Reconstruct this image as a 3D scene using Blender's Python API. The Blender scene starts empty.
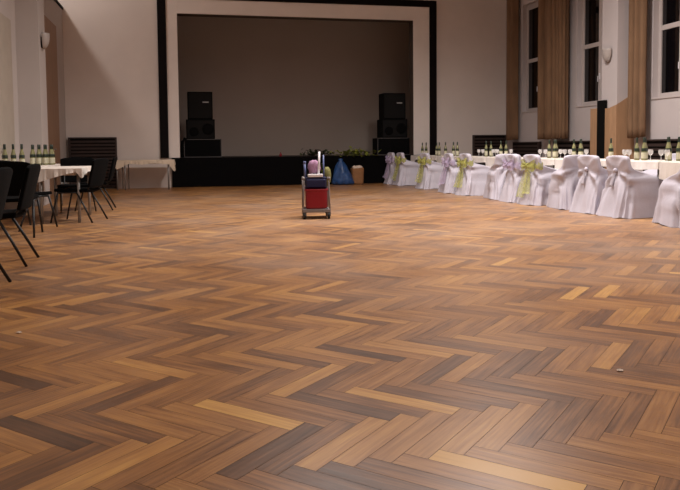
import bpy, bmesh, math, random
from mathutils import Vector, Matrix
PI = math.pi
scene = bpy.context.scene
COL = scene.collection
RND = random.Random(7)

# ------------------------------------------------------------------ helpers
class MB:
    """collects shapes into one bmesh"""
    def __init__(self): self.bm = bmesh.new()
    def box(self, x0, x1, y0, y1, z0, z1, M=None):
        vs = [self.bm.verts.new((x, y, z)) for x in (x0, x1) for y in (y0, y1) for z in (z0, z1)]
        for f in ((0,1,3,2),(4,6,7,5),(0,4,5,1),(2,3,7,6),(0,2,6,4),(1,5,7,3)):
            self.bm.faces.new([vs[i] for i in f])
        if M is not None:
            for v in vs: v.co = M @ v.co
        return vs
    def tube(self, pts, r, n=8, cap=True):
        pts = [Vector(p) for p in pts]
        rs = r if isinstance(r, (list, tuple)) else [r]*len(pts)
        rings = []
        for i, p in enumerate(pts):
            d = (pts[min(i+1, len(pts)-1)] - pts[max(i-1, 0)]).normalized()
            a = Vector((0,0,1)) if abs(d.z) < .9 else Vector((1,0,0))
            s = d.cross(a).normalized(); t = s.cross(d)
            rings.append([self.bm.verts.new(p + rs[i]*(math.cos(2*PI*k/n)*s + math.sin(2*PI*k/n)*t)) for k in range(n)])
        self.skin(rings, True, cap)
        return self
    def skin(self, rings, closed=True, cap=True):
        n = len(rings[0])
        for a, b in zip(rings, rings[1:]):
            for k in range(n if closed else n-1):
                self.bm.faces.new((a[k], a[(k+1) % n], b[(k+1) % n], b[k]))
        if cap and closed:
            self.bm.faces.new(rings[0][::-1]); self.bm.faces.new(rings[-1])
    def lathe(self, prof, c=(0,0,0), n=20, cap=True):
        rings = [[self.bm.verts.new((c[0]+r*math.cos(2*PI*k/n), c[1]+r*math.sin(2*PI*k/n), c[2]+z)) for k in range(n)] for r, z in prof]
        self.skin(rings, True, cap)
        return self
    def grid(self, fn, nu, nv):
        g = [[self.bm.verts.new(fn(i/nu, j/nv)) for j in range(nv+1)] for i in range(nu+1)]
        for i in range(nu):
            for j in range(nv):
                self.bm.faces.new((g[i][j], g[i+1][j], g[i+1][j+1], g[i][j+1]))
        return g
    def build(self, name, mat, parent=None, smooth=False, bevel=0, seg=2, solid=0, subd=0, loc=None):
        bmesh.ops.recalc_face_normals(self.bm, faces=self.bm.faces)
        me = bpy.data.meshes.new(name); self.bm.to_mesh(me); self.bm.free()
        me.materials.append(mat)
        if smooth:
            for p in me.polygons: p.use_smooth = True
        o = bpy.data.objects.new(name, me); COL.objects.link(o)
        if parent is not None: o.parent = parent
        if loc is not None: o.location = loc
        if solid:
            m = o.modifiers.new('solid', 'SOLIDIFY'); m.thickness = solid; m.offset = 0
        if bevel:
            m = o.modifiers.new('bevel', 'BEVEL'); m.width = bevel; m.segments = seg; m.limit_method = 'ANGLE'
        if subd:
            m = o.modifiers.new('subd', 'SUBSURF'); m.levels = subd; m.render_levels = subd
        return o

def empty(name, loc, rz=0):
    o = bpy.data.objects.new(name, None); COL.objects.link(o)
    o.location = loc; o.rotation_euler = (0, 0, rz); o.empty_display_size = .1
    return o
def tag(o, label=None, cat=None, group=None, kind=None):
    if label: o['label'] = label
    if cat: o['category'] = cat
    if group: o['group'] = group
    if kind: o['kind'] = kind
    return o
def dup(root, loc, rz=0, label=None):
    r = root.copy(); COL.objects.link(r); r.location = loc; r.rotation_euler = (0, 0, rz)
    if label: r['label'] = label
    for ch in list(root.children):
        c = ch.copy(); COL.objects.link(c); c.parent = r
        for g in list(ch.children):
            d = g.copy(); COL.objects.link(d); d.parent = c
    return r
def sm(a, b, x):
    t = max(0, min(1, (x-a)/(b-a))); return t*t*(3-2*t)

# ------------------------------------------------------------------ materials
def s2l(c):
    return tuple(((v/255)/12.92 if v/255 <= .04045 else ((v/255+.055)/1.055)**2.4) for v in c)
def mat(name, rgb, rough=.6, metal=0, var=.08, scale=8, bump=0, bscale=40, spec=.5, alpha=1, trans=0, stretch=None, coat=0):
    m = bpy.data.materials.new(name); m.use_nodes = True
    nt = m.node_tree; b = nt.nodes['Principled BSDF']
    c = s2l(rgb)
    tc = nt.nodes.new('ShaderNodeTexCoord'); mp = nt.nodes.new('ShaderNodeMapping')
    nt.links.new(tc.outputs['Object'], mp.inputs[0])
    if stretch: mp.inputs['Scale'].default_value = stretch
    nz = nt.nodes.new('ShaderNodeTexNoise'); nz.inputs['Scale'].default_value = scale; nz.inputs['Detail'].default_value = 4
    nt.links.new(mp.outputs[0], nz.inputs['Vector'])
    rp = nt.nodes.new('ShaderNodeValToRGB')
    rp.color_ramp.elements[0].position = .3; rp.color_ramp.elements[1].position = .7
    rp.color_ramp.elements[0].color = (*[v*(1-var) for v in c], 1); rp.color_ramp.elements[1].color = (*[min(1, v*(1+var)) for v in c], 1)
    nt.links.new(nz.outputs['Fac'], rp.inputs[0]); nt.links.new(rp.outputs[0], b.inputs['Base Color'])
    b.inputs['Roughness'].default_value = rough; b.inputs['Metallic'].default_value = metal
    b.inputs['Specular IOR Level'].default_value = spec
    b.inputs['Alpha'].default_value = alpha; b.inputs['Transmission Weight'].default_value = trans
    b.inputs['Coat Weight'].default_value = coat
    if bump:
        n2 = nt.nodes.new('ShaderNodeTexNoise'); n2.inputs['Scale'].default_value = bscale; n2.inputs['Detail'].default_value = 3
        nt.links.new(mp.outputs[0], n2.inputs['Vector'])
        bp = nt.nodes.new('ShaderNodeBump'); bp.inputs['Strength'].default_value = bump; bp.inputs['Distance'].default_value = .02
        nt.links.new(n2.outputs['Fac'], bp.inputs['Height']); nt.links.new(bp.outputs[0], b.inputs['Normal'])
    return m

M = dict(
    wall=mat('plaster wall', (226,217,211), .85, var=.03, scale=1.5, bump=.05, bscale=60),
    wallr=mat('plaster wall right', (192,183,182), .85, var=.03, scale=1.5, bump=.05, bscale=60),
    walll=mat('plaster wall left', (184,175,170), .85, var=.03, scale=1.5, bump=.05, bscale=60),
    surround=mat('proscenium plaster', (236,228,222), .8, var=.03, scale=2),
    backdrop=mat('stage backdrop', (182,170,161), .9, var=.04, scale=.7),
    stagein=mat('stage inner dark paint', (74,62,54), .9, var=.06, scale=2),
    frame=mat('black frame paint', (16,11,12), .8, var=.1, scale=4, spec=.15),
    stagefront=mat('stage front black', (5,4,5), .95, var=.2, scale=3, spec=.15),
    stagefloor=mat('stage floor boards', (60,50,44), .6, var=.1, scale=3),
    slat=mat('dark slat wood', (54,41,38), .55, var=.2, scale=5, stretch=(1,1,12)),
    slatback=mat('dark recess', (12,10,10), .9, var=.1),
    door=mat('door wood', (148,116,92), .6, var=.12, scale=4, stretch=(6,6,.6)),
    door2=mat('dull beige door paint', (166,155,142), .7, var=.05, scale=3),
    clad=mat('light plywood', (168,132,100), .55, var=.1, scale=4, stretch=(5,5,.7)),
    curtain=mat('ochre brown curtain', (122,93,68), .9, var=.15, scale=6, bump=.15, bscale=120, stretch=(1,1,.3)),
    winframe=mat('white window paint', (186,176,173), .5, var=.03),
    cloth=mat('white chair cover cloth', (192,188,199), .75, var=.03, scale=4, bump=.12, bscale=25),
    tcloth=mat('cream tablecloth', (222,213,203), .8, var=.03, scale=5, bump=.1, bscale=30),
    beige=mat('beige tablecloth', (220,203,180), .8, var=.05, scale=5, bump=.15, bscale=20),
    blackfab=mat('black upholstery', (4,4,5), .95, var=.25, scale=20, bump=.1, bscale=200, spec=.12),
    blackmet=mat('black metal', (9,8,8), .5, var=.1),
    greymet=mat('grey metal leg', (150,146,142), .4, metal=.5, var=.06),
    speaker=mat('black speaker', (5,5,6), .85, var=.2, scale=10, spec=.15),
    grille=mat('black grille', (3,3,4), .9, var=.3, scale=60, bump=.4, bscale=300),
    silver=mat('silver edge', (92,90,90), .45, metal=.6, var=.08),
    logo=mat('white badge', (190,188,186), .5, var=.05),
    cap=mat('dark green capsule', (34,46,34), .4, var=.15, scale=30),
    bottle=mat('green bottle glass', (136,134,96), .15, var=.15, scale=15, coat=.5),
    label=mat('pale yellow label', (196,192,166), .6, var=.08, scale=30),
    lampsh=mat('lamp opal glass', (172,163,158), .35, var=.04),
    red=mat('red plastic', (134,8,28), .4, var=.06),
    blue=mat('navy plastic', (20,28,70), .4, var=.08),
    cartgrey=mat('cart grey plastic', (124,116,114), .5, var=.06),
    rubber=mat('wheel rubber', (28,26,26), .7, var=.1),
    mop=mat('pink lilac mop cloth', (160,122,150), .9, var=.15, scale=30, bump=.5, bscale=60),
    whitepl=mat('white plastic', (222,220,224), .4, var=.03),
    bluemet=mat('blue handle', (86,98,140), .4, var=.05),
    bag=mat('blue plastic sack', (34,68,116), .4, var=.35, scale=7, bump=.9, bscale=12),
    paper=mat('brown paper sack', (140,98,62), .8, var=.12, scale=9, bump=.4, bscale=20),
    tissue=mat('crumpled paper', (208,190,174), .9, var=.12, scale=20, bump=.6, bscale=40),
    leafd=mat('dark green leaf', (52,62,34), .6, var=.3, scale=12),
    leafl=mat('yellow green leaf', (122,128,48), .6, var=.3, scale=12),
    greenbag=mat('olive rag', (120,118,70), .9, var=.2, scale=15, bump=.4, bscale=40),
    black=mat('plain black', (7,6,6), .9, var=.1, spec=.15),
    ceil=mat('ceiling paint', (186,170,158), .9, var=.03, scale=1),
)
def sheer(name, rgb, keep):
    m = mat(name, rgb, .7, var=.12, scale=14)
    nt = m.node_tree; b = nt.nodes['Principled BSDF']; b.inputs['Alpha'].default_value = keep
    b.inputs['Sheen Weight'].default_value = .2
    return m
M['green'] = sheer('green organza', (172,172,82), .62)
M['lilac'] = sheer('lilac organza', (190,174,204), .6)
def glassmat(name, rgb, rough, alpha):
    m = mat(name, rgb, rough, var=.02); b = m.node_tree.nodes['Principled BSDF']; b.inputs['Alpha'].default_value = alpha
    return m
M['green_tail'] = sheer('thin green organza', (178,178,92), .48)
M['lilac_tail'] = sheer('thin lilac organza', (194,178,208), .5)
M['wineglass'] = glassmat('clear wine glass', (225,222,220), .1, .5)
M['pane'] = mat('night window pane', (10,9,12), .06, var=.1, spec=.6)

# ------------------------------------------------------------------ camera
CF, YAW, PITCH, ROLL, PY, CH = 716.57, .217926915, .0572379891, -.00962897461, 188.3385, 1.03
fw = Vector((math.sin(YAW)*math.cos(PITCH), math.cos(YAW)*math.cos(PITCH), -math.sin(PITCH)))
rt = Vector((math.cos(YAW), -math.sin(YAW), 0)); up = rt.cross(fw)
r2 = math.cos(ROLL)*rt + math.sin(ROLL)*up; u2 = -math.sin(ROLL)*rt + math.cos(ROLL)*up
cam = bpy.data.cameras.new('camera'); co = bpy.data.objects.new('camera', cam); COL.objects.link(co)
co.matrix_world = Matrix(((r2.x, u2.x, -fw.x, 0), (r2.y, u2.y, -fw.y, 0), (r2.z, u2.z, -fw.z, CH), (0, 0, 0, 1)))
cam.sensor_fit = 'HORIZONTAL'; cam.sensor_width = 36; cam.lens = CF*36/680; cam.shift_y = -(245-PY)/680
cam.clip_start = .05; cam.clip_end = 200
scene.camera = co

# ------------------------------------------------------------------ floor: herringbone parquet
XL, XR, YB, YF, ZC = -2.89, 9.40, 19.70, -4.0, 7.6
TONES = [(0.221,2.744,0.85), (0.050,3.753,0.65), (-0.457,3.134,0.68), (-0.467,2.704,0.62), (-0.398,2.474,0.62), (-0.319,2.342,0.70), (-0.118,2.765,0.58), (-0.255,2.479,0.66), (-0.597,2.765,0.10), (-0.765,3.385,0.14), (-0.469,2.615,0.22), (0.325,2.377,0.20), (0.406,2.383,0.33), (0.493,2.378,0.72), (0.572,2.368,0.68), (0.345,2.180,0.20), (-0.047,3.231,0.25), (-0.240,2.696,0.32), (0.857,2.768,0.85), (0.691,2.330,0.60), (0.819,2.298,0.62), (1.223,3.026,0.68), (2.156,3.154,0.82), (1.851,2.975,0.60), (1.147,2.401,0.68), (1.056,3.493,0.74), (1.958,2.683,0.64), (0.697,2.647,0.25), (0.506,2.177,0.25), (0.862,2.090,0.58), (1.403,2.072,0.58), (-0.197,5.110,0.72), (-0.722,5.084,0.68), (2.995,4.568,0.85), (-0.201,3.760,0.60), (1.192,3.497,0.66), (0.881,4.012,0.60), (-0.481,2.418,0.30), (-0.634,2.700,0.60), (0.148,2.507,0.40), (1.152,2.216,0.42), (1.371,2.297,0.40), (0.335,2.875,0.42), (0.474,2.964,0.38)]
def build_floor():
    L, W = .491, .0885; U0, V0 = 1.833, 1.27; s = 2**-.5; g = .0009
    bm = bmesh.new(); uvl = bm.loops.layers.uv.new('plank'); tl = bm.faces.layers.float.new('tone')
    rnd = random.Random(11)
    def plank(u0, u1, v0, v1, along_u):
        cu, cv = (u0+u1)/2, (v0+v1)/2; cx, cy = (cu-cv)*s, (cu+cv)*s
        if not (XL-.3 < cx < XR+.3 and YF-.3 < cy < YB+.3): return
        tone = min(1, max(0, rnd.gauss(.48, .10)))
        if rnd.random() < .05: tone = min(1, tone+.2)
        for (x, y, t) in TONES:
            u, v = (x+y)*s, (y-x)*s
            if u0 < u < u1 and v0 < v < v1: tone = t
        q = [(u0+g, v0+g), (u1-g, v0+g), (u1-g, v1-g), (u0+g, v1-g)]
        f = bm.faces.new([bm.verts.new(((u-v)*s, (u+v)*s, 0)) for u, v in q])
        f[tl] = tone
        ou, ov = rnd.random()*40, rnd.random()*40
        for lp, (u, v) in zip(f.loops, q):
            a, c = (u-u0, v-v0) if along_u else (v-v0, u-u0)
            lp[uvl].uv = (a+ou, c+ov)
    for a in range(-170, 171):
        for b in range(-30, 60):
            u, v = U0+a*W+b*L, V0-a*W+b*L
            plank(u, u+L, v, v+W, True)
            plank(u, u+W, v-L, v, False)
    for co_, no in (((XL,0,0),(-1,0,0)), ((XR,0,0),(1,0,0)), ((0,YB,0),(0,1,0)), ((0,YF,0),(0,-1,0))):
        bmesh.ops.bisect_plane(bm, geom=bm.verts[:]+bm.edges[:]+bm.faces[:], plane_co=co_, plane_no=no, clear_outer=True)
    # dark bed under the joints
    f = bm.faces.new([bm.verts.new(p) for p in ((XL,YF,-.002),(XR,YF,-.002),(XR,YB,-.002),(XL,YB,-.002))])
    f[tl] = -1
    me = bpy.data.meshes.new('floor'); bm.to_mesh(me); bm.free()
    o = bpy.data.objects.new('floor', me); COL.objects.link(o)
    m = bpy.data.materials.new('herringbone parquet'); m.use_nodes = True; nt = m.node_tree; N = nt.nodes; Lk = nt.links
    b = N['Principled BSDF']
    at = N.new('ShaderNodeAttribute'); at.attribute_name = 'tone'
    uv = N.new('ShaderNodeUVMap'); uv.uv_map = 'plank'
    mp = N.new('ShaderNodeMapping'); mp.inputs['Scale'].default_value = (3.0, 64, 1); Lk.new(uv.outputs[0], mp.inputs[0])
    g1 = N.new('ShaderNodeTexNoise'); g1.inputs['Scale'].default_value = 1; g1.inputs['Detail'].default_value = 5; g1.inputs['Distortion'].default_value = .6
    Lk.new(mp.outputs[0], g1.inputs['Vector'])
    mp2 = N.new('ShaderNodeMapping'); mp2.inputs['Scale'].default_value = (2.5, 9, 1); Lk.new(uv.outputs[0], mp2.inputs[0])
    g2 = N.new('ShaderNodeTexNoise'); g2.inputs['Scale'].default_value = 1; g2.inputs['Detail'].default_value = 2; Lk.new(mp2.outputs[0], g2.inputs['Vector'])
    def math_(op, a, b_, c=None):
        n = N.new('ShaderNodeMath'); n.operation = op
        for i, v in enumerate((a, b_, c)):
            if v is None: continue
            if isinstance(v, (int, float)): n.inputs[i].default_value = v
            else: Lk.new(v, n.inputs[i])
        return n.outputs[0]
    t = math_('MULTIPLY_ADD', math_('SUBTRACT', g1.outputs['Fac'], .5), .62, at.outputs['Fac'])
    t = math_('MULTIPLY_ADD', math_('SUBTRACT', g2.outputs['Fac'], .5), .40, t)
    tc = N.new('ShaderNodeTexCoord')
    lo = N.new('ShaderNodeTexNoise'); lo.inputs['Scale'].default_value = .55; lo.inputs['Detail'].default_value = 6; lo.inputs['Roughness'].default_value = .6; Lk.new(tc.outputs['Object'], lo.inputs['Vector'])
    t = math_('MULTIPLY_ADD', math_('SUBTRACT', lo.outputs['Fac'], .5), .55, t)
    rp = N.new('ShaderNodeValToRGB'); cr = rp.color_ramp
    cr.elements[0].position = 0; cr.elements[0].color = (*s2l((64,39,19)), 1)
    cr.elements[1].position = 1; cr.elements[1].color = (*s2l((210,160,84)), 1)
    for p, c in ((.3,(108,69,36)), (.5,(148,99,51)), (.72,(178,126,66))):
        e = cr.elements.new(p); e.color = (*s2l(c), 1)
    Lk.new(t, rp.inputs[0])
    # worn / mopped areas: broad noise in floor coordinates, also mottles the painted haze
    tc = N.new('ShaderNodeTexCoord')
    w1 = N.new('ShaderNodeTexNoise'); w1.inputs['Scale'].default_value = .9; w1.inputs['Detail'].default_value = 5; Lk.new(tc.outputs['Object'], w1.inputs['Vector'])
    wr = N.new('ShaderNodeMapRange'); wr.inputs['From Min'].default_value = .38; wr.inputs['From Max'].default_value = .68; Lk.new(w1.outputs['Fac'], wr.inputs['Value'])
    # pale haze of reflected walls, painted into the floor colour mid hall
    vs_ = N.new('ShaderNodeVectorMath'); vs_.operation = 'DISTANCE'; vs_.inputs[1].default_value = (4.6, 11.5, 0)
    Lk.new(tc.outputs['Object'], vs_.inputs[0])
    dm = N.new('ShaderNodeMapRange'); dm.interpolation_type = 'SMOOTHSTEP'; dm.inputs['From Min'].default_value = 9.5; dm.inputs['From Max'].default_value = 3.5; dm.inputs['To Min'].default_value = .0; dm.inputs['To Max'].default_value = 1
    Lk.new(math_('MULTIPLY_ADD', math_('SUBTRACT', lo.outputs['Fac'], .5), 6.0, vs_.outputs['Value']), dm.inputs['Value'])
    haze = math_('MULTIPLY', math_('MULTIPLY_ADD', wr.outputs[0], .5, .5), dm.outputs[0])
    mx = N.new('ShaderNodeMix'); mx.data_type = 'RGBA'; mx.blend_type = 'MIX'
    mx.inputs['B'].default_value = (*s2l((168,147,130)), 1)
    Lk.new(math_('MULTIPLY_ADD', haze, .42, math_('MULTIPLY', wr.outputs[0], .10)), mx.inputs['Factor']); Lk.new(rp.outputs[0], mx.inputs['A'])
    # joints: bed face has tone -1
    jt = math_('LESS_THAN', at.outputs['Fac'], -.5)
    mj = N.new('ShaderNodeMix'); mj.data_type = 'RGBA'; mj.inputs['B'].default_value = (.012, .007, .005, 1)
    Lk.new(jt, mj.inputs['Factor']); Lk.new(mx.outputs['Result'], mj.inputs['A'])
    Lk.new(mj.outputs['Result'], b.inputs['Base Color'])
    rr = math_('MULTIPLY_ADD', haze, .16, .29); rr = math_('MULTIPLY_ADD', g1.outputs['Fac'], .08, rr)
    Lk.new(rr, b.inputs['Roughness'])
    b.inputs['Specular IOR Level'].default_value = .4
    bp = N.new('ShaderNodeBump'); bp.inputs['Strength'].default_value = .12; bp.inputs['Distance'].default_value = .003
    w2 = N.new('ShaderNodeTexNoise'); w2.inputs['Scale'].default_value = 9; Lk.new(tc.outputs['Object'], w2.inputs['Vector'])
    Lk.new(math_('ADD', g1.outputs['Fac'], w2.outputs['Fac']), bp.inputs['Height']); Lk.new(bp.outputs[0], b.inputs['Normal'])
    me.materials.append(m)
    tag(o, kind='structure')
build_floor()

# ------------------------------------------------------------------ room shell
# back wall with the stage opening (x 0..6.54, z .79..4.61)
OX0, OX1, OZ0, OZ1 = -.02, 6.54, .79, 4.61
mb = MB()
T = .35
mb.box(-7.0, OX0, YB, YB+T, 0, ZC); mb.box(OX1, XR+.4, YB, YB+T, 0, ZC)
mb.box(OX0, OX1, YB, YB+T, OZ1, ZC); mb.box(OX0, OX1, YB, YB+T, 0, OZ0-.02)
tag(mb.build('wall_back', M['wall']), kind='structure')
# left wall: open above z 4.65 (gallery behind it), pier, door recesses kept flat
mb = MB()
mb.box(XL-.25, XL, YF, YB, 0, 4.62)
mb.box(XL, -2.50, 14.15, 14.80, 0, 4.62)
mb.box(XL, -2.50, 8.6, 9.25, 0, 4.62); 
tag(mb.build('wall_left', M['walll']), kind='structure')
mb = MB(); mb.box(XL-.27, XL+.03, YF, YB, 4.62, 4.68)
tag(mb.build('trim_gallery', M['frame']), kind='structure')
mb = MB(); mb.box(-7.2, -7.0, YF, YB+.35, 0, ZC)
tag(mb.build('wall_gallery', M['wall']), kind='structure')
mb = MB(); mb.box(-7.0, XL-.25, YF, YB, 4.3, 4.5)
tag(mb.build('floor_gallery', M['stagefloor']), kind='structure')
# right wall with three window openings and the pier
WIN = [(17.20, 18.65), (14.25, 15.80), (11.57, 12.95)]
WZ0, WZ1 = 1.97, 4.92
mb = MB(); ys = [YF, 8.85, 10.3] ; segs = []
wins_all = sorted(WIN + [(8.85, 10.3)])
y = YF
for a, b in wins_all:
    mb.box(XR, XR+.4, y, a, 0, ZC)
    mb.box(XR, XR+.4, a, b, 0, WZ0); mb.box(XR, XR+.4, a, b, WZ1, ZC)
    y = b
mb.box(XR, XR+.4, y, YB, 0, ZC)
mb.box(9.0, XR, 13.56, 14.13, 0, ZC)
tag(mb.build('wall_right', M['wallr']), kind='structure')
mb = MB(); mb.box(-7.2, XR+.4, YF-.2, YF, 0, ZC)
tag(mb.build('wall_front', M['wall']), kind='structure')
mb = MB(); mb.box(-7.2, XR+.4, YF-.2, YB+.35, ZC, ZC+.2)
tag(mb.build('ceiling', M['ceil']), kind='structure')
# stage house
mb = MB(); mb.box(-1.6, 8.2, 22.6, 22.75, .7, 5.6)
tag(mb.build('wall_stage', M['backdrop']), kind='structure')
mb = MB(); mb.box(-1.75, -1.6, YB+T, 22.75, .7, 5.6); mb.box(8.2, 8.35, YB+T, 22.75, .7, 5.6); mb.box(-1.75, 8.35, YB+T, 22.75, 5.6, 5.75)
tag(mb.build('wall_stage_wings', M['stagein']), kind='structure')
# white surround and black frame (trim)
mb = MB()
mb.box(-.31, OX0, YB-.03, YB, .79, 5.0); mb.box(OX1, 7.02, YB-.03, YB, .79, 5.0); mb.box(OX0, OX1, YB-.03, YB, OZ1, 5.0)
mb.box(OX0, OX1, YB-.045, YB-.03, OZ1, OZ1+.06)
tag(mb.build('trim_surround', M['surround'], bevel=.006), kind='structure')
mb = MB()
mb.box(-.53, -.31, YB-.06, YB, .79, 5.18); mb.box(7.02, 7.23, YB-.06, YB, .79, 5.18); mb.box(-.31, 7.02, YB-.06, YB, 5.0, 5.18)
tag(mb.build('trim_frame', M['frame'], bevel=.006), kind='structure')
mb = MB()
mb.box(OX1-.005, OX1, YB, YB+T, OZ0, OZ1); mb.box(OX0, OX0+.005, YB, YB+T, OZ0, OZ1); mb.box(OX0, OX1, YB, YB+T, OZ1-.005, OZ1)
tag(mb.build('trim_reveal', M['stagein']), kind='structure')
# stage
st = tag(empty('stage', (3.3, YB-.05, 0)), 'wide black fronted stage platform filling the back wall opening', 'stage')
mb = MB(); mb.box(-1.55-3.3, 8.15-3.3, .05+T+.01, 2.93, .70, .79); mb.box(OX0+.01-3.3, OX1-.01-3.3, 0, .05+T+.01, .77, .79); mb.build('stage_floor', M['stagefloor'], st)
mb = MB(); mb.box(-.24-3.3, 7.2-3.3, -.03, .045, 0, .79); mb.build('stage_front', M['stagefront'], st)
# baseboard hint on back wall
mb = MB(); mb.box(XL, -.53, YB-.02, YB, 0, .07); mb.box(7.23, XR, YB-.02, YB, 0, .07)
tag(mb.build('baseboard_back', M['wall']), kind='structure')
mb = MB(); mb.box(XL, XL+.02, YF, 14.15, 0, .07); mb.box(XL, XL+.02, 14.8, YB-.02, 0, .07)
tag(mb.build('baseboard_left', M['wall']), kind='structure')

# windows
def window(i, a, b):
    x = XR+.12
    root = tag(empty('window_%d' % i, (x, (a+b)/2, WZ0)), kind='structure')
    h = WZ1-WZ0; w = (b-a)/2; tz = 1.40; e = .001
    mb = MB()
    for (y0, y1) in ((-w+e, -w+.09), (w-.09, w-e), (-.06, .06)): mb.box(0, .07, y0, y1, e, h-e)
    for (z0, z1) in ((e, .09), (tz-.05, tz+.05), (h-.14, h-e)):
        mb.box(.003, .067, -w+.09, -.06, z0, z1); mb.box(.003, .067, .06, w-.09, z0, z1)
    mb.build('window_frame', M['winframe'], root, bevel=.006)
    for (y0, y1) in ((-w+.09, -.06), (.06, w-.09)):
        for (z0, z1) in ((.09, tz-.05), (tz+.05, h-.14)):
            mb = MB(); mb.box(.03, .036, y0, y1, z0, z1); mb.build('window_pane', M['pane'], root)
    mb = MB(); mb.box(-.14, -.003, -w-.03, w+.03, -.035, -.001); mb.build('window_sill', M['winframe'], root, bevel=.006)
    mb = MB(); mb.tube([(-.005, .0, .65), (-.05, .0, .65), (-.05, .0, .52)], .011); mb.box(-.012, 0, -.018, .018, .58, .72)
    mb.build('window_handle', M['whitepl'], root)
for i, (a, b) in enumerate(wins_all[::-1]): window(i+1, a, b)
# outer dark panel behind windows is the night sky: world

# tall doors on left wall
def door(i, y0, y1, h, dm=None):
    root = tag(empty('door_%d' % i, (XL, (y0+y1)/2, 0)), kind='structure'); w = (y1-y0)/2
    mb = MB(); mb.box(.002, .03, -w, -.004, .002, h); mb.box(.002, .03, .004, w, .002, h); mb.build('door_leaf', dm or M['door'], root, bevel=.004)
    mb = MB(); mb.tube([(.03, -.08, 1.05), (.08, -.08, 1.05), (.08, -.2, 1.05)], .012); mb.build('door_handle', M['greymet'], root)
door(1, 16.95, 18.5, 4.0)
door(2, 11.9, 13.66, 3.31, M['door2'])

# wood clad pier foot on the right
cl = tag(empty('pier_cladding', (8.93, 14.0, 0)), 'tall light plywood casing with a black upright strip around the pier between windows', 'wood panelling')
def prism(mb, pts_bottom, tops):
    n = len(pts_bottom)
    lo = [mb.bm.verts.new((p[0], p[1], 0)) for p in pts_bottom]; hi = [mb.bm.verts.new((p[0], p[1], t)) for p, t in zip(pts_bottom, tops)]
    mb.skin([lo, hi])
mb = MB(); mb.box(0, .06, .17, .45, 0, 1.83); mb.build('front_panel', M['clad'], cl, bevel=.004)
mb = MB(); mb.box(0, .06, -.29, -.115, 0, 1.81); mb.build('front_panel', M['clad'], cl, bevel=.004)
mb = MB(); mb.box(-.012, .05, -.115, .17, 0, 1.99); tag(mb.build('upright_strip', M['black'], cl, bevel=.004), 'black upright strip')
mb = MB(); prism(mb, [(.0,-.292),(.035,-.475),(.468,-.475),(.468,-.45),(.062,-.45),(.062,-.292)], [1.82, 1.87, 2.12, 2.12, 1.87, 1.82]); mb.build('side_panel', M['clad'], cl)

# ------------------------------------------------------------------ slatted radiator covers
def rad_cover(loc, rz, w, h, label, n):
    root = tag(empty('radiator_cover', loc, rz), label, 'radiator cover', 'dark slatted radiator covers')
    mb = MB(); mb.box(-w/2+.02, w/2-.02, .07, .09, .02, h-.02); mb.build('back_panel', M['slatback'], root)
    mb = MB(); mb.box(-w/2, -w/2+.04, 0, .09, 0, h); mb.box(w/2-.04, w/2, 0, .09, 0, h); mb.box(-w/2+.04, w/2-.04, 0, .09, h-.035, h)
    mb.build('frame', M['slat'], root, bevel=.003)
    mb = MB()
    for k in range(n):
        z = .05+(h-.1)*k/n; mb.box(-w/2+.04, w/2-.04, 0, .02, z, z+(h-.1)/n*.62)
    mb.build('slats', M['slat'], root)
    return root
rad_cover((-2.23, YB-.12, 0), 0, 1.2, 1.35, 'dark brown slatted radiator cover on back wall left of the stage', 14)
rad_cover((8.86, YB-.12, 0), 0, 1.05, 1.35, 'dark slatted radiator cover on back wall right of the stage, beside the curtain', 14)
rad_cover((XR-.12, 18.25, 0), PI/2*-1, 1.5, 1.13, 'dark slatted radiator cover under the window nearest the stage', 11)
rad_cover((XR-.12, 15.6, 0), -PI/2, 2.2, 1.13, 'dark slatted radiator cover under the middle window', 11)
rad_cover((XR-.12, 12.3, 0), -PI/2, 1.5, 1.13, 'dark slatted radiator cover under the window at the right photo edge', 11)

# ------------------------------------------------------------------ curtains
def curtain(y0, y1, zb, label, seed, x=XR-.22, depth=.13):
    c = (y0+y1)/2; root = None
    w = y1-y0; nf = max(2, round(w/.18)); r = random.Random(seed); ph = r.random()*6
    def fn(u, v):
        z = zb+(6.0-zb)*v
        q = u+.035*math.sin(4.3*u+ph)+.012*math.sin(2.2*v+ph+6*u)
        f = .62*math.sin(2*PI*nf*q+ph)+.5*math.sin(2*PI*nf*.43*q+ph*2.1)
        fold = math.copysign(abs(f)**.7, f)*(.65+.35*math.sin(3.1*u*nf+ph*2))
        yy = -w/2+w*u+.02*math.cos(2*PI*nf*q+ph)
        return (depth*fold, yy, z-zb+.012*math.sin(2*PI*nf*u+ph)*(1-v))
    mb = MB(); mb.grid(fn, nf*14, 24)
    o = mb.build('curtain', M['curtain'], smooth=True, solid=.006, loc=(x, c, zb))
    tag(o, label, 'curtain', 'long ochre brown curtains on the right wall')
curtain(18.72, 19.17, 1.19, 'long brown curtain hanging in the corner between stage wall and first window', 1)
curtain(15.90, 17.10, 1.19, 'widest brown curtain, hanging between the two far windows', 2)
curtain(14.16, 14.42, 1.9, 'narrow sliver of brown curtain beside the pier with the wall lamp', 3, depth=.04)
curtain(12.92, 13.42, 1.17, 'brown curtain hanging over the near side of the plywood clad pier', 4)

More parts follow.
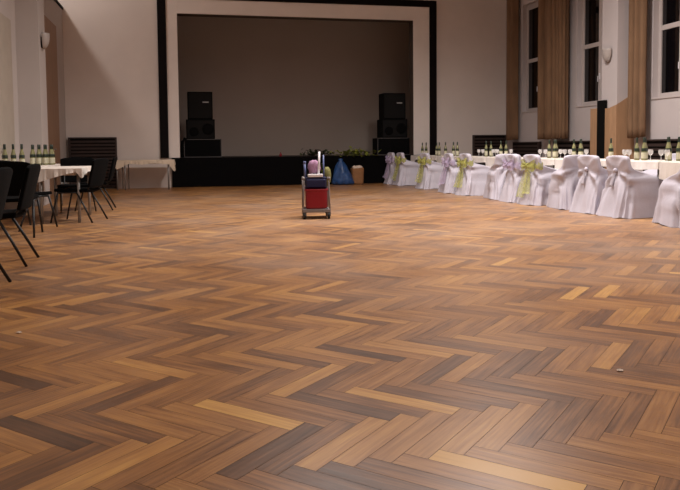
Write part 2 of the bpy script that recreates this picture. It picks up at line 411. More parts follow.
# ------------------------------------------------------------------ wall lamps
def wall_lamp(loc, rz, label, dark):
    root = tag(empty('wall_lamp', loc, rz), label, 'wall lamp', 'unlit opal wall lamps')
    mb = MB(); mb.box(0, .03, -.05, .05, -.14, .06); mb.build('mount', M['black'] if dark else M['winframe'], root, bevel=.006)
    mb = MB()
    rings = []
    for j in range(9):
        t = j/8; z = .13-.29*t; r = .135*math.sqrt(max(.02, 1-(max(0, t-.15)/.85)**2))
        rings.append([mb.bm.verts.new((.03+r*.85*math.sin(PI*k/14), r*math.cos(PI*k/14), z)) for k in range(15)])
    mb.skin(rings, False, False)
    mb.build('shade', M['lampsh'], root, smooth=True, solid=.008)
wall_lamp((-2.50, 14.42, 3.08), 0, 'cream half bowl wall lamp on the pier at the left', True)
wall_lamp((9.0, 13.86, 2.95), PI, 'white half bowl wall lamp on the pier between the right windows', False)

# ------------------------------------------------------------------ covered chairs
def cover_mesh(seed, hemw=1.0, turned=False):
    r = random.Random(seed); N = 132
    prof = [(0,-.40,.45,.335),(.05,-.385,.44,.327),(.12,-.365,.432,.317),(.2,-.345,.425,.308),(.28,-.325,.418,.30),(.36,-.305,.41,.29),(.44,-.288,.40,.282),
            (.50,-.278,.385,.275),(.54,-.272,.36,.271),(.57,-.268,.31,.268),(.595,-.266,.23,.265),(.62,-.265,.13,.262),(.645,-.265,.02,.258),(.665,-.265,-.07,.255),
            (.685,-.265,-.125,.252),(.71,-.267,-.155,.25),(.745,-.27,-.17,.248),(.78,-.273,-.18,.246),(.815,-.276,-.187,.238),(.84,-.277,-.193,.225),(.858,-.276,-.2,.20),(.87,-.271,-.208,.16),(.875,-.262,-.218,.08)]
    ph = [r.random()*6.28 for _ in range(8)]
    K = .66
    mb = MB(); rings = []
    nk = 8+r.randint(0, 3)
    for (z, xb, xf, hy) in prof:
        low = 1-sm(0, .55, z)
        xb2 = xb if z > .56 else -.262+(xb+.262)*hemw; xf2 = xf; hy2 = hy if z > .55 else .26+(hy-.26)*hemw
        cx = (xb2+xf2)/2; hx = (xf2-xb2)/2; ring = []
        for k in range(N):
            a = 2*PI*k/N; c, s = math.cos(a), math.sin(a); p = 2/4.5
            x = cx+hx*math.copysign(abs(c)**p, c); y = hy2*math.copysign(abs(s)**p, s)
            n = Vector((c*hy2+1e-6, s*hx, 0)).normalized()
            # arc distance from the middle of the back
            if x < xb2+.03: arc = y
            else: arc = math.copysign(hy2+(x-xb2), y)
            dz = K-z; dist = math.hypot(arc, dz); psi = math.atan2(arc, dz)
            d = 0
            win = sm(.03, .16, dist)*(1-.75*sm(.35, .85, dist))
            below = sm(-.04, .06, dz)
            d += .018*win*below*(math.sin(nk*psi+ph[0])+.5*math.sin(nk*1.7*psi+ph[1]+2*dist))
            if dz < 0:   # two folds rising from the knot to the top corners
                for sg in (-1, 1):
                    d += .014*math.exp(-((psi-sg*2.25)/.16)**2)*sm(.02, .1, dist)
                d -= .010*math.exp(-((abs(psi)-PI)/.5)**2)*sm(.04, .12, dist)*(1-sm(.17, .21, dist))
            d += low*(.022*math.sin(7*a+ph[2])+.014*math.sin(12*a+ph[3]+3*z)+.012*math.sin(19*a+ph[4]))
            # swags across the side
            if x > xb2+.06 and .1 < z < .62:
                sag = z+.32*(arc*arc if arc*arc < .5 else .5)
                d += .020*math.sin(30*(z+.55*(abs(arc)-.55)**2)+ph[5]+.6*a)*sm(.12, .3, z)*(1-sm(.56, .62, z))*(1-.6*sm(.55, .9, abs(arc)))
            # pull in at the knot
            if abs(arc) < .2: d -= .016*math.exp(-(dist/.09)**2)
            zz = z
            if z == 0: zz = .004+.012*max(0, math.sin(5*a+ph[6]))
            ring.append(mb.bm.verts.new((x+n.x*d, y+n.y*d, zz)))
        rings.append(ring)
    mb.skin(rings, True, False)
    mb.bm.faces.new(rings[-1])
    return mb
def strip(mb, pts, widths, wdir, crinkle, seed, n=5):
    r = random.Random(seed); ph = r.random()*6
    m = len(pts)-1; wd = Vector(wdir).normalized()
    def fn(u, v):
        i = min(int(u*m), m-1); t = u*m-i
        p = Vector(pts[i]).lerp(Vector(pts[i+1]), t); w = widths[i]*(1-t)+widths[i+1]*t
        return p+wd*w*(v-.5)+Vector((crinkle*math.sin(v*13+ph+u*4), 0, 0))
    mb.grid(fn, m*5, n*2)
CHG = 'white covered chairs along the right hand tables'
def covered_chair(loc, rz, label, seed, sash=None, hemw=1.0, group=CHG, tails=True, knot=True):
    root = tag(empty('covered_chair', loc, rz), label, 'chair', group)
    cover_mesh(seed, hemw).build('chair_cover', M['cloth'], root, smooth=True)
    if not sash and knot:
        mb = MB(); mb.lathe([(.006,-.035),(.026,-.02),(.032,0),(.026,.02),(.006,.035)], (-.275, 0, .66), 12); mb.build('knot', M['cloth'], root, smooth=True)
        mb = MB(); strip(mb, [(-.285,.01,.65),(-.30,.02,.55),(-.325,.03,.43)], [.03,.05,.06], (0,1,0), .006, seed); mb.build('knot_end', M['cloth'], root, smooth=True, solid=.004)
    if sash:
        m = M[sash]; r = random.Random(seed+50)
        sa = MB()
        def fn(u, v):
            a = 2*PI*u; c, s = math.cos(a), math.sin(a); p = .5
            cx, hx, hy = -.215, .075, .268
            return (cx+hx*math.copysign(abs(c)**p, c), hy*math.copysign(abs(s)**p, s), .675+.12*(v-.5)*(1-.4*(c < -.5))+.012*math.sin(9*a))
        sa.grid(fn, 60, 5); so = sa.build('sash', m, root, smooth=True)
        for sgn in (-1, 1):
            lp = MB()
            def fl(u, v):
                a = 2*PI*u; L = .19
                return (-.315+.045*math.sin(a)+.012*math.sin(v*10), sgn*(.012+L*(1-math.cos(a))/2), .685+(v-.5)*(.05+.15*(1-math.cos(a))/2)+.02*math.sin(a))
            lp.grid(fl, 28, 6); lp.build('bow_loop', m, root, smooth=True)
            if tails:
                tl = MB(); zb = .12+r.random()*.1; s0 = sgn*.02
                strip(tl, [(-.31, s0, .67), (-.325, s0+sgn*.03, .52), (-.365, s0+sgn*.05, .36), (-.405, s0+sgn*.065, .22), (-.43, s0+sgn*.07, zb)], [.08, .15, .21, .25, .26], (0, 1, 0), .012, seed+sgn)
                tl.build('sash_tail', M[sash+'_tail'], root, smooth=True)
        kn = MB(); kn.lathe([(.01,-.04),(.03,-.025),(.036,0),(.03,.025),(.01,.04)], (-.318, 0, .685), 12); kn.build('sash_knot', m, root, smooth=True)
    return root
def D(a): return a*PI/180
covered_chair((5.92, 19.08, 0), D(0), 'white covered chair with a lilac bow at the stage end of the row', 21, 'lilac')
covered_chair((5.95, 18.32, 0), D(0), 'second white covered chair from the stage, its green bow nearest the stage', 22, 'green')
covered_chair((6.04, 16.65, 0), D(4), 'third white covered chair from the stage, green bow, open gaps on both sides', 23, 'green')
covered_chair((6.02, 14.95, 0), D(-4), 'white covered chair with trailing lilac sash just behind a green bowed one', 24, 'lilac')
covered_chair((6.08, 14.18, 0), D(2), 'white covered chair with green bow beside the trailing lilac sash', 25, 'green')
covered_chair((6.15, 12.93, 0), D(80), 'plain white covered chair turned toward the stage, just behind the short lilac bow', 26, None, knot=False)
covered_chair((6.17, 12.15, 0), D(-3), 'white covered chair with short lilac bow, just behind the nearest green sash', 27, 'lilac', tails=False)
covered_chair((6.20, 11.48, 0), D(3), 'white covered chair with the green sash nearest the camera', 28, 'green')
covered_chair((6.25, 10.60, 0), D(80), 'plain white covered chair turned toward the stage, right of the nearest green sash', 29, None, knot=False)
covered_chair((6.27, 9.82, 0), D(4), 'plain white covered chair with knotted back, left one of the bowless pair', 30, None, hemw=1.1)
covered_chair((6.32, 9.14, 0), D(2), 'plain white covered chair with knotted back, right one of the bowless pair', 31, None, hemw=1.15)
covered_chair((6.28, 7.85, 0), D(78), 'white covered chair cut off by the right photo edge', 32, None, hemw=1.1, knot=False)
covered_chair((7.86, 10.45, 0), D(180), 'white covered chair across the table, only its rounded top showing', 33, None, knot=False)

# ------------------------------------------------------------------ right hand tables
TROT = .031
def tx(y): return 6.53-.031*(y-9)     # near edge of the row
def draped(mb, x0, x1, y0, y1, z, dropfn, nx=10, ny=40, rip=.008, seed=1):
    """tabletop sheet + hanging edges; dropfn(side, t) -> drop"""
    r = random.Random(seed); ph = [r.random()*6 for _ in range(6)]
    # perimeter points
    P = []
    for i in range(ny): P.append((x0, y0+(y1-y0)*i/ny, 'near', i/ny, (-1,0)))
    for i in range(nx): P.append((x0+(x1-x0)*i/nx, y1, 'end', i/nx, (0,1)))
    for i in range(ny): P.append((x1, y1-(y1-y0)*i/ny, 'far', i/ny, (1,0)))
    for i in range(nx): P.append((x1-(x1-x0)*i/nx, y0, 'front', i/nx, (0,-1)))
    rings = [[mb.bm.verts.new((x+(-n[0])*.012, y+(-n[1])*.012, z)) for x, y, s, t, n in P]]
    rows = 7
    for j in range(rows+1):
        f = j/rows; ring = []
        for k, (x, y, s, t, n) in enumerate(P):
            dr = dropfn(s, t)*f
            out = .006+rip*f*(1+math.sin(k*.9+ph[0])+.6*math.sin(k*2.3+ph[1]))
            ring.append(mb.bm.verts.new((x+n[0]*out, y+n[1]*out, z-.006-dr)))
        rings.append(ring)
    mb.skin(rings, True, False)
    mb.bm.faces.new(rings[0])
def table(loc, rz, w, l, h, label, group, legmat, name='dining_table', legs=True):
    root = tag(empty(name, loc, rz), label, 'table', group)
    mb = MB(); mb.box(-w/2+.01, w/2-.01, -l/2+.01, l/2-.01, h-.035, h-.012); mb.build('tabletop', M['clad'], root, bevel=.004)
    for sx in (-1, 1):
        for sy in (-1, 1):
            mb = MB(); mb.tube([(sx*(w/2-.06), sy*(l/2-.07), 0), (sx*(w/2-.06), sy*(l/2-.07), h-.036)], .022, 10); mb.build('leg', legmat, root, smooth=True)
    return root
bounds = [6.1, 8.84, 11.56, 14.32, 17.1, 19.0]
names = ['at the right photo edge', 'behind the two plain knotted chairs', 'behind the lilac and green bows mid row', 'second from the stage', 'nearest the stage']
TH = .785
for i in range(5):
    y0, y1 = bounds[i]+.012, bounds[i+1]-.012; c = (y0+y1)/2; l = y1-y0
    x = tx(c)+.40
    table((x, c, 0), TROT, .78, l-.02, TH-.008, 'long clothed table of the right hand row, %s' % names[i], 'long tables of the right hand row', M['greymet'])
    mb = MB()
    def dropfn(s, t):
        if s == 'near':
            return .10+.015*math.sin(t*9)+.13*sm(.80, .86, t)
        if s == 'end': return .23
        return .14
    draped(mb, -.40, .40, -l/2, l/2, TH, dropfn, 8, 56, .006, i)
    o = mb.build('tablecloth', M['tcloth'], smooth=False, solid=.003, loc=(x, c, 0)); o.rotation_euler = (0, 0, TROT)
    tag(o, 'cream tablecloth on the right hand table %s' % names[i], 'tablecloth', 'cream tablecloths of the right hand row')

# ------------------------------------------------------------------ bottles and glasses
def bottle_proto(loc, label, group):
    root = tag(empty('wine_bottle', loc, 0), label, 'bottle', group)
    mb = MB(); mb.lathe([(.03,0),(.037,.004),(.038,.02),(.038,.16),(.035,.185),(.027,.22),(.0185,.25),(.0145,.275),(.014,.33),(.0155,.332),(.0155,.342),(.01,.344)], n=18); mb.build('glass_body', M['bottle'], root, smooth=True)
    mb = MB(); mb.lathe([(.0388,.03),(.0392,.032),(.0392,.118),(.0388,.12)], n=18, cap=False); tag(mb.build('front_label', M['label'], root, smooth=True), 'pale yellow label')
    mb = MB(); mb.lathe([(.0382,.135),(.0387,.136),(.0387,.16),(.036,.184),(.0355,.185)], n=18, cap=False); tag(mb.build('shoulder_band', M['cap'], root, smooth=True), 'dark green shoulder band')
    mb = MB(); mb.lathe([(.0152,.268),(.0158,.27),(.0165,.344),(.012,.349)], n=14); mb.build('capsule', M['cap'], root, smooth=True)
    return root
def glass_proto(loc, label, group):
    root = tag(empty('wine_glass', loc, 0), label, 'glass', group)
    mb = MB(); mb.lathe([(.004,.075),(.02,.083),(.036,.105),(.04,.13),(.035,.165)], n=18, cap=False); mb.build('bowl', M['wineglass'], root, smooth=True)
    mb = MB(); mb.lathe([(.034,0),(.034,.003),(.006,.007),(.004,.075)], n=16); mb.build('stem', M['wineglass'], root, smooth=True)
    return root
BP = GP = None
def bottle(x, y, z, label, group):
    global BP
    if BP is None: BP = bottle_proto((x, y, z), label, group); return
    o = dup(BP, (x, y, z), RND.random()*6, label); o['group'] = group
def glass(x, y, z, label, group):
    global GP
    if GP is None: GP = glass_proto((x, y, z), label, group); return
    o = dup(GP, (x, y, z), RND.random()*6, label); o['group'] = group
CL = [ # x, y, text, bottle offsets, glass offsets
 (6.88, 9.03, 'at the right photo edge', [(0,.05),(.10,-.03),(.05,.14)], [(-.10,.09),(-.13,-.08),(.2,-.1)]),
 (6.86, 9.80, 'right of the plywood clad pier', [(0,0),(.03,-.13),(.11,-.05)], [(-.10,.16),(.08,-.22),(-.12,.02)]),
 (6.84, 11.52, 'just left of the plywood clad pier', [(0,.06),(.04,-.09),(.12,.02)], [(-.1,.2),(.08,-.21),(-.1,.02)]),
 (6.82, 12.36, 'below the widest curtain', [(0,.06),(.04,-.07),(.12,.02)], [(-.1,.22),(.07,-.23),(-.1,.02)]),
 (6.80, 14.42, 'below the first window curtain', [(0,.06),(.05,-.09)], [(-.1,.24),(.07,-.28),(-.1,.02)]),
 (6.76, 15.10, 'in front of the right slatted cover', [(0,.06),(.05,-.09)], [(-.1,.24),(.07,-.28),(-.1,.02)]),
]
for (x, y, tx_, bs, gs) in CL:
    gb = 'wine bottles %s' % tx_; gg = 'wine glasses %s' % tx_
    for dx, dy in bs: bottle(x+dx, y+dy, TH+.002, 'white wine bottle in the table cluster %s' % tx_, gb)
    for dx, dy in gs: glass(x+dx, y+dy, TH+.002, 'wine glass in the table cluster %s' % tx_, gg)
bottle(6.95, 10.62, TH+.002, 'single wine bottle standing alone in front of the plywood casing', 'lone wine bottle')
for k, (x, y) in enumerate([(6.60,16.50),(6.61,16.78),(6.62,17.35),(6.60,17.75),(6.64,18.05)][:5]):
    bottle(x, y, TH+.002, 'white wine bottle in the row of five right of the black stage frame', 'five wine bottles right of the stage frame')
for k, (x, y) in enumerate([(6.45,18.35),(6.48,18.75)]):
    bottle(x, y, TH+.002, 'white wine bottle of the pair in front of the white stage surround', 'pair of wine bottles before the stage surround')

# ------------------------------------------------------------------ left side: tables and black chairs
TL = .775
def ltable(x0, x1, y0, y1, label, clabel, dropfn, seed):
    c = ((x0+x1)/2, (y0+y1)/2)
    table((c[0], c[1], 0), 0, x1-x0, y1-y0, TL-.008, label, 'tables at the left', M['greymet'])
    mb = MB(); draped(mb, -(x1-x0)/2, (x1-x0)/2, -(y1-y0)/2, (y1-y0)/2, TL, dropfn, 24, 30, .01, seed)
    o = mb.build('tablecloth', M['tcloth'], solid=.003, loc=(c[0], c[1], 0)); tag(o, clabel, 'tablecloth', 'tablecloths at the left')
def d1(s, t):
    if s == 'front':      # runs from +x to -x
        return .04+.16*(t**1.3)+.10*(1-sm(.0, .14, t))
    if s == 'far': return .12-.06*math.sin(PI*min(1, t))+.04*(t > .97)
    return .14
ltable(-1.98, -1.36, 10.60, 11.92, 'small table with cream cloth hanging toward the camera, among the black chairs', 'cream tablecloth with drooping corners among the black chairs at the left', d1, 3)
ltable(-2.84, -2.10, 11.3, 14.05, 'long table against the left wall carrying two rows of bottles', 'cream tablecloth under the two rows of bottles at the left wall', lambda s, t: .12, 4)
for k in range(3):
    bottle(-2.58+.115*k, 11.62+.01*k, TL+.002, 'wine bottle in the three at the left photo edge', 'three wine bottles at the left edge')
for k in range(3):
    bottle(-2.62+.125*k, 11.76, TL+.002, 'wine bottle in the back line at the left photo edge', 'back line of bottles at the left edge')
for k in range(4):
    bottle(-2.44+.09*k, 12.9+.05*k, TL+.002, 'wine bottle in the four beside the tall brown door at the left', 'four wine bottles beside the brown door')
for k in range(4):
    bottle(-2.46+.095*k, 13.1+.05*k, TL+.002, 'wine bottle in the back line of the cluster beside the tall brown door', 'back line of bottles beside the brown door')

def black_chair(loc, rz, label):
    root = tag(empty('stacking_chair', loc, rz), label, 'chair', 'black stacking chairs at the left')
    mb = MB()
    def seat(u, v):
        x = -.25+.48*u; y = (-.24+.48*v); return (x, y, .455+.02*(u-.3)**2-.015*math.cos((v-.5)*3))
    mb.grid(seat, 10, 10); mb.build('seat', M['blackfab'], root, smooth=True, solid=.045, bevel=.012)
    mb = MB()
    def back(u, v):
        y = -.27+.54*u; z = .50+.405*v
        k = abs(2*u-1); z -= .03*k**4*(v) ; x = -.295-.095*v+.02*(k**2)
        return (x, y*(1-.06*(1-v)), z)
    mb.grid(back, 14, 10); mb.build('backrest', M['blackfab'], root, smooth=True, solid=.035, bevel=.01)
    for s in (-1, 1):
        mb = MB(); mb.tube([(-.10, s*.235, .43), (-.22, s*.255, .22), (-.335, s*.275, .0)], [.014,.013,.0125]); mb.build('leg', M['blackmet'], root, smooth=True)
        mb = MB(); mb.tube([(.17, s*.235, .43), (.23, s*.25, .2), (.275, s*.26, 0)], [.014,.013,.0125]); mb.build('leg', M['blackmet'], root, smooth=True)
        mb = MB(); mb.tube([(-.1, s*.2, .425), (-.22, s*.2, .44), (-.265, s*.2, .50), (-.302, s*.2, .68)], .011); mb.build('back_support', M['blackmet'], root, smooth=True)
    mb = MB(); mb.tube([(.17,-.235,.425),(-.1,-.235,.425)], .011).tube([(.17,.235,.425),(-.1,.235,.425)], .011).tube([(-.08,-.235,.42),(-.08,.235,.42)], .011).tube([(.15,-.235,.42),(.15,.235,.42)], .011)
    mb.build('seat_frame', M['blackmet'], root, smooth=True)
    return root
bc = black_chair((-1.66, 5.72, 0), PI, 'black stacking chair nearest the camera, cut off by the left photo edge')
for x, y, a, lab in (
    (-1.69, 7.03, 180, 'second nearest black stacking chair, its splayed rear legs on open parquet'),
    (-2.02, 10.15, 50, 'black stacking chair partly hidden behind the second nearest one, before the small table'),
    (-1.98, 9.30, 90, 'black stacking chair with its back to the camera between the two nearest chairs'),
    (-1.48, 10.92, 164, 'black stacking chair pulled up to the right side of the small clothed table'),
    (-1.48, 12.95, 180, 'black stacking chair before the slatted cover, farthest right of the left group'),
    (-1.68, 12.22, -90, 'black stacking chair at the far end of the small clothed table, facing the camera'),
    ):
    dup(bc, (x, y, 0), D(a), lab)

# beige draped table by the back wall
bx = tag(empty('folding_table', (-.92, 19.1, 0)), 'narrow folding table under beige cloth at the back wall left of the stage', 'table')
mb = MB(); mb.box(-.68, .73, -.28, .28, .715, .74); mb.build('tabletop', M['clad'], bx, bevel=.004)
for x in (-.66, -.56, -.47, -.41):
    mb = MB(); y = -.22 if x in (-.66, -.47) else .2; mb.tube([(x, y, 0), (x, y, .715)], .015); mb.build('leg', M['greymet'], bx, smooth=True)
for y in (-.24, .22):
    mb = MB(); mb.tube([(.60, y, 0), (.60, y, .715)], .017); mb.build('leg', M['greymet'], bx, smooth=True)
mb = MB()
def d2(s, t):
    if s == 'front': return .09+.20*(1-sm(0, .1, t))+.12*sm(.72, 1, t)+.015*math.sin(t*14)
    if s == 'end': return .1
    if s == 'far': return .27*t+.03
    return .14
draped(mb, -.70, .75, -.30, .30, .752, d2, 34, 12, .012, 8)
tag(mb.build('tablecloth', M['beige'], solid=.003, loc=(-.92, 19.1, 0)), 'crumpled beige cloth over the narrow table left of the stage', 'tablecloth')

# ------------------------------------------------------------------ stage equipment
def speaker_box(name, loc, w, d, h, label, logo, cat='loudspeaker', group='black loudspeakers on stage', cones=()):
    root = tag(empty(name, loc), label, cat, group)
    mb = MB(); mb.box(-w/2, w/2, 0, d, 0, h); mb.build('cabinet', M['speaker'], root, bevel=.012)
    mb = MB(); mb.box(-w/2+.03, w/2-.03, -.012, -.001, .03, h-.03); mb.build('grille', M['grille'], root, bevel=.004)
    for (cx, cz, r) in cones:
        mb = MB(); mb.lathe([(r,0),(r*.95,.008),(r*.5,.004),(.02,.01)], n=24); o = mb.build('driver', M['speaker'], root, smooth=True, loc=(cx, -.013, cz)); o.rotation_euler = (PI/2, 0, 0)
    if logo:
        mb = MB(); mb.box(w*.10, w*.34, -.02, -.013, h*.60, h*.60+.03); tag(mb.build('badge', M['logo'], root), 'small white badge')
def road_case(loc, w, d, h, label):
    root = tag(empty('equipment_case', loc), label, 'case', 'black equipment cases on stage')
    mb = MB(); mb.box(-w/2+.008, w/2-.008, .008, d, .008, h-.008); mb.build('body', M['speaker'], root)
    mb = MB(); e = .018
    for z in (0, h-e): mb.box(-w/2, w/2, 0, e, z, z+e)
    for x in (-w/2, w/2-e): mb.box(x, x+e, 0, e, e, h-e)
    mb.build('edge_trim', M['silver'], root)
    mb = MB(); mb.box(-.07, .07, -.008, .006, h*.45, h*.62); mb.build('handle', M['speaker'], root)
S = .792
for side, cx, wc, dx in (('left', .60, 1.02, -.05), ('right', 6.14, 1.06, 0)):
    road_case((cx, 20.2, S), wc, .6, .50, 'black equipment case with thin metal edges under the %s loudspeakers' % side)
    speaker_box('subwoofer', (cx+dx, 20.22, S+.502), .78, .55, .545, 'squat black bass loudspeaker between case and top loudspeaker, %s side of stage' % side, False, cones=((-.18,.2,.13),(.2,.27,.16)))
    speaker_box('loudspeaker', (cx+dx, 20.24, S+1.05), .68, .5, .755, 'top black loudspeaker with white badge, %s side of stage' % side, True)
mb = MB(); mb.tube([(0,0,0),(0,0,.32),(.02,0,.44),(.07,.02,.52),(.12,.06,.5)], [.05,.05,.045,.04,.02], 10)
tag(mb.build('rolled_cable', M['black'], smooth=True, loc=(.04, 20.12, S)), 'black bundle leaning beside the left equipment case on stage', 'cable bundle')
mb = MB(); mb.lathe([(.03,0),(.035,.01),(.035,.05),(.012,.1),(.012,.12)], n=12)
tag(mb.build('red_bottle', M['red'], smooth=True, loc=(2.72, 19.9, S)), 'tiny red bottle standing on the stage edge', 'bottle')

# greenery on the stage edge
def leafy(name, loc, sx, sy, sz, n, m, label, seed, droop=0):
    r = random.Random(seed); mb = MB()
    for k in range(n):
        x, y = r.gauss(0, sx*.42), r.gauss(0, sy*.4); z = abs(r.gauss(.3, .35))*sz+.006
        if droop and y < -.05: z = -r.random()*droop+.06; y = -.18-r.random()*.05
        a, t = r.random()*6.28, r.uniform(-.5, .9); l = r.uniform(.09, .17); w = l*.32
        d = Vector((math.cos(a)*math.cos(t), math.sin(a)*math.cos(t), math.sin(t))); s = d.cross(Vector((0,0,1))).normalized()*w; p = Vector((x, y, z)); nrm = s.cross(d).normalized()*w*.3
        v = [p, p+d*l*.4+s+nrm, p+d*l, p+d*l*.4-s+nrm, p+d*l*.45]
        vs = [mb.bm.verts.new(q if q.z > .004 or droop else (q.x, q.y, .004)) for q in v]
        mb.bm.faces.new((vs[0], vs[1], vs[4])); mb.bm.faces.new((vs[1], vs[2], vs[4])); mb.bm.faces.new((vs[2], vs[3], vs[4])); mb.bm.faces.new((vs[3], vs[0], vs[4]))
    tag(mb.build(name, m, loc=loc), label, 'greenery')
leafy('leafy_garland', (3.72, 19.80, S), .50, .14, .16, 110, M['leafd'], 'dark green leafy bunch on the stage edge above the cart', 3)
leafy('leafy_garland', (4.78, 19.77, S), .70, .12, .14, 150, M['leafl'], 'yellow green leafy garland on the stage edge above the paper sack', 4, .12)

# ------------------------------------------------------------------ blue sack, brown sack
def sack(name, loc, prof, m, label, cat, seed, lean=0, amp=.04):
    r = random.Random(seed); ph = [r.random()*6 for _ in range(6)]; mb = MB(); rings = []
    for (rx, ry, z) in prof:
        ring = []
        for k in range(40):
            a = 2*PI*k/40
            f = 1+amp*(math.sin(3*a+ph[0]+5*z)+.7*math.sin(7*a+ph[1]-9*z)+.6*math.sin(5*a+14*z+ph[2]))
            ring.append(mb.bm.verts.new((rx*f*math.cos(a)+lean*z, ry*f*math.sin(a), z)))
        rings.append(ring)
    mb.skin(rings)
    return tag(mb.build(name, m, smooth=True, loc=loc), label, cat)
sack('rubbish_sack', (4.36, 19.22, .004), [(.26,.2,0),(.30,.24,.05),(.29,.23,.15),(.25,.2,.28),(.20,.17,.40),(.15,.13,.52),(.10,.09,.60),(.05,.05,.66),(.07,.06,.70),(.03,.03,.715)], M['bag'], 'blue plastic rubbish sack leaning on the stage front', 'sack', 5, -.12, .07)
ps = tag(empty('paper_sack', (4.76, 19.28, 0)), 'upright brown paper sack with crumpled top between blue sack and chairs', 'sack')
mb = MB(); rings = []
for z, f in ((.003,1),(.06,1.02),(.2,.98),(.33,1.03),(.42,1.06),(.45,1.05)):
    ring = []
    for k in range(36):
        a = 2*PI*k/36; c, s = math.cos(a), math.sin(a)
        ring.append(mb.bm.verts.new((.165*f*math.copysign(abs(c)**.5, c)+.01*math.sin(9*z+3*a), .12*f*math.copysign(abs(s)**.5, s), z+.02*math.sin(4*a)*(z > .4))))
    rings.append(ring)
mb.skin(rings); mb.build('sack_body', M['paper'], ps, smooth=True)
mb = MB(); r = random.Random(9)
for k in range(9):
    mb.lathe([(.01,-.05),(.05,-.03),(.06,0),(.045,.03),(.01,.05)], (r.uniform(-.11,.11), r.uniform(-.06,.06), .45+r.uniform(0,.035)), 8)
mb.build('crumpled_paper', M['tissue'], ps)
lb = tag(empty('leafy_branch', (3.86, 19.40, 0)), 'small bunch of green leafy branches leaning on the stage front left of the blue sack', 'greenery')
r = random.Random(6); st_ = MB(); lf = MB()
for k in range(7):
    b0 = Vector((r.uniform(-.05,.05), r.uniform(-.05,.02), .006)); b1 = Vector((r.uniform(-.12,.14), .14, r.uniform(.42,.60)))
    st_.tube([b0, b0.lerp(b1,.5)+Vector((0,-.01,0)), b1], [.006,.005,.003], 6)
    for q in range(9):
        p = b0.lerp(b1, .45+.55*q/8); an = r.random()*6.28; l = r.uniform(.06,.11)
        d = Vector((math.cos(an), -abs(math.sin(an))*.8, r.uniform(-.2,.6))).normalized(); sd = d.cross(Vector((0,0,1))).normalized()*l*.3
        v = [lf.bm.verts.new(c) for c in (p, p+d*l*.45+sd, p+d*l, p+d*l*.45-sd, p+d*l*.5+Vector((0,0,.012)))]
        for i in range(4): lf.bm.faces.new((v[i], v[(i+1) % 4], v[4]))
st_.build('stems', M['leafd'], lb); lf.build('leaves', M['leafl'], lb)
# scraps of paper left on the parquet
def scrap(x, y, label, seed):
    r = random.Random(seed); mb = MB()
    mb.lathe([(.003,0),(.010,.001),(.012,.004),(.006,.008),(.001,.009)], n=9)
    for v in mb.bm.verts: v.co.x *= r.uniform(.7,1.5); v.co.y *= r.uniform(.7,1.3)
    tag(mb.build('paper_scrap', M['tissue'], loc=(x, y, .0005)), label, 'paper scrap')
scrap(-0.914, 4.295, 'tiny white paper scrap on the parquet near the left photo edge', 1)
scrap(1.932, 2.861, 'tiny white paper scrap on the parquet in the right foreground', 2)

# ------------------------------------------------------------------ cleaning cart
ct = tag(empty('cleaning_cart', (1.92, 10.30, 0), D(-8)), 'wheeled cleaning cart with red and navy buckets standing alone on the parquet', 'cleaning cart')
mb = MB()
mb.box(-.20, .20, -.20, -.165, .095, .145); mb.box(-.20, .20, .26, .295, .095, .145)
mb.box(-.205, -.17, -.165, .26, .095, .135); mb.box(.17, .205, -.165, .26, .095, .135); mb.box(-.17, .17, -.165, .26, .10, .115)
mb.build('chassis', M['cartgrey'], ct, bevel=.01)
for sx in (-1, 1):
    mb = MB(); mb.tube([(sx*.19, -.18, .14), (sx*.185, -.14, .34), (sx*.18, -.10, .52), (sx*.175, -.06, .60)], .012, 10); mb.build('side_post', M['cartgrey'], ct, smooth=True)
    mb = MB(); mb.tube([(sx*.19, .27, .14), (sx*.185, .26, .60)], .012, 10); mb.build('side_post', M['cartgrey'], ct, smooth=True)
    mb = MB(); mb.lathe([(.008,-.022),(.023,-.018),(.025,0),(.023,.018),(.008,.022)], (sx*.185, -.075, .58), 12); mb.build('corner_cap', M['cartgrey'], ct, smooth=True)
    for y in (-.17, .26):
        w = MB()
        w.lathe([(.015,-.018),(.045,-.018),(.05,-.012),(.05,.012),(.045,.018),(.015,.018)], n=20)
        o = w.build('caster', M['rubber'], ct, smooth=False, loc=(sx*.175, y, .051)); o.rotation_euler = (0, PI/2, 0)
        f = MB(); f.box(-.028, -.021, -.02, .02, -.01, .045); f.box(.021, .028, -.02, .02, -.01, .045); f.box(-.028, .028, -.02, .02, .045, .0525)
        g = f.build('fork', M['cartgrey'], o); g.rotation_euler = (0, -PI/2, 0)
def bucket(x, y0, y1, w0, w1, z0, z1, m, lab):
    mb = MB(); rings = []
    for z, f in ((z0, w0), (z0+.02, w0+.01), (z1-.025, w1), (z1-.024, w1+.012), (z1, w1+.012), (z1, w1-.008), (z0+.03, w0-.01)):
        ring = []
        yc, hy = (y0+y1)/2, (y1-y0)/2*(f/w1)
        for k in range(32):
            a = 2*PI*k/32; c, s = math.cos(a), math.sin(a)
            ring.append(mb.bm.verts.new((x+f*math.copysign(abs(c)**.4, c), yc+hy*math.copysign(abs(s)**.4, s), z)))
        rings.append(ring)
    mb.skin(rings); tag(mb.build('bucket', m, ct, smooth=False, bevel=.003), lab)
bucket(0, -.185, .03, .150, .160, .150, .43, M['red'], 'red bucket')
bucket(0, .04, .25, .135, .155, .118, .45, M['blue'], 'navy bucket')
mb = MB(); mb.box(-.155, .155, -.085, .06, .44, .60); mb.box(-.14, .14, -.115, -.085, .45, .57); tag(mb.build('wringer', M['blue'], ct, bevel=.012), 'navy mop wringer')
mb = MB(); mb.box(-.12, .10, -.10, .0, .602, .645); mb.build('wringer_press', M['whitepl'], ct, bevel=.008)
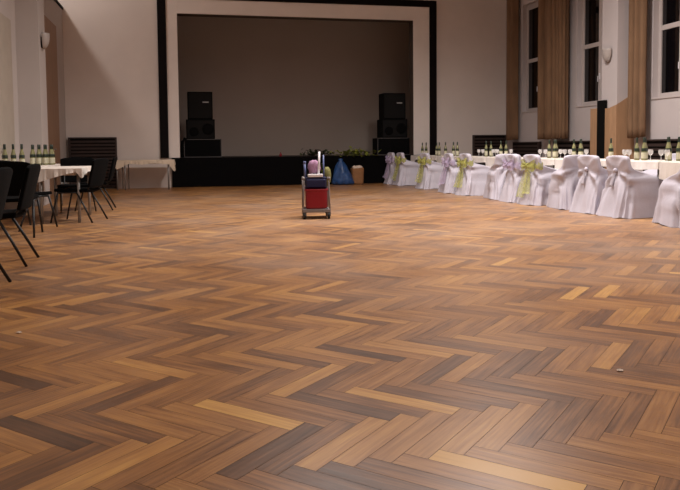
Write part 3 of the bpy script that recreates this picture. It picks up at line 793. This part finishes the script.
mb = MB(); mb.tube([(-.155, .0, .585), (-.16, .02, .80)], .017, 10).tube([(-.16, .02, .79), (-.16, .02, .83)], .021, 10); mb.build('push_handle', M['bluemet'], ct, smooth=True)
mb = MB(); mb.tube([(.04, -.02, .62), (.055, .0, .97)], .016, 10); mb.build('press_lever', M['whitepl'], ct, smooth=True)
mb = MB(); mb.tube([(.125, .1, .45), (.12, .12, .92)], .011, 10); mb.build('mop_handle', M['bluemet'], ct, smooth=True)
mb = MB(); r = random.Random(4)
rings = []
for j, (rad, z) in enumerate(((.05,.64),(.085,.67),(.10,.72),(.095,.78),(.07,.82),(.03,.84))):
    rings.append([mb.bm.verts.new((-.02+.85*rad*(1+.22*math.sin(5*2*PI*k/28+j)+.08*math.sin(11*2*PI*k/28))*math.cos(2*PI*k/28), .07+rad*.7*math.sin(2*PI*k/28), z+.01*math.sin(4*2*PI*k/28))) for k in range(28)])
mb.skin(rings); tag(mb.build('mop_cloth', M['mop'], ct, smooth=True), 'pink lilac mop cloth')
mb = MB(); rings = []
for j, (rad, z) in enumerate(((.02,.46),(.045,.52),(.055,.62),(.045,.70),(.02,.74))):
    rings.append([mb.bm.verts.new((.175+rad*(1+.14*math.sin(4*2*PI*k/20+j))*math.cos(2*PI*k/20), .16+rad*math.sin(2*PI*k/20), z)) for k in range(20)])
mb.skin(rings); tag(mb.build('hanging_rag', M['greenbag'], ct, smooth=True), 'olive green rag')

# ------------------------------------------------------------------ lights
def spot(loc, energy, size=.25, ang=165, blend=1, col=(1, .82, .70), aim=None):
    l = bpy.data.lights.new('pendant', 'SPOT'); l.energy = energy; l.spot_size = D(ang); l.spot_blend = blend; l.shadow_soft_size = size; l.color = col
    o = bpy.data.objects.new('pendant', l); COL.objects.link(o); o.location = loc
    if aim: o.rotation_euler = (Vector(aim)-Vector(loc)).to_track_quat('-Z', 'Y').to_euler()
    return o
WARM = (1, .92, .875)
for y, e, kl, kr in ((1.5, 420, .35, .9), (6.2, 700, .40, 1.05), (10.8, 1950, .66, 1.04)):
    for x, k in ((2.2, kl), (5.0, kr)):
        spot((x, y, 6.7), e*k, .5, 158, 1, WARM)
# lamp over the gallery behind the left wall
l = bpy.data.lights.new('gallery_lamp', 'POINT'); l.energy = 250; l.shadow_soft_size = .22; l.color = WARM
o = bpy.data.objects.new('gallery_lamp', l); COL.objects.link(o); o.location = (-4.4, 17.2, 7.2)

w = bpy.data.worlds.new('night'); scene.world = w; w.use_nodes = True
w.node_tree.nodes['Background'].inputs[0].default_value = (.010, .011, .015, 1); w.node_tree.nodes['Background'].inputs[1].default_value = 1

vs = scene.view_settings
vs.view_transform = 'Standard'; vs.look = 'None'; vs.gamma = 1; vs.exposure = 0; vs.use_curve_mapping = False
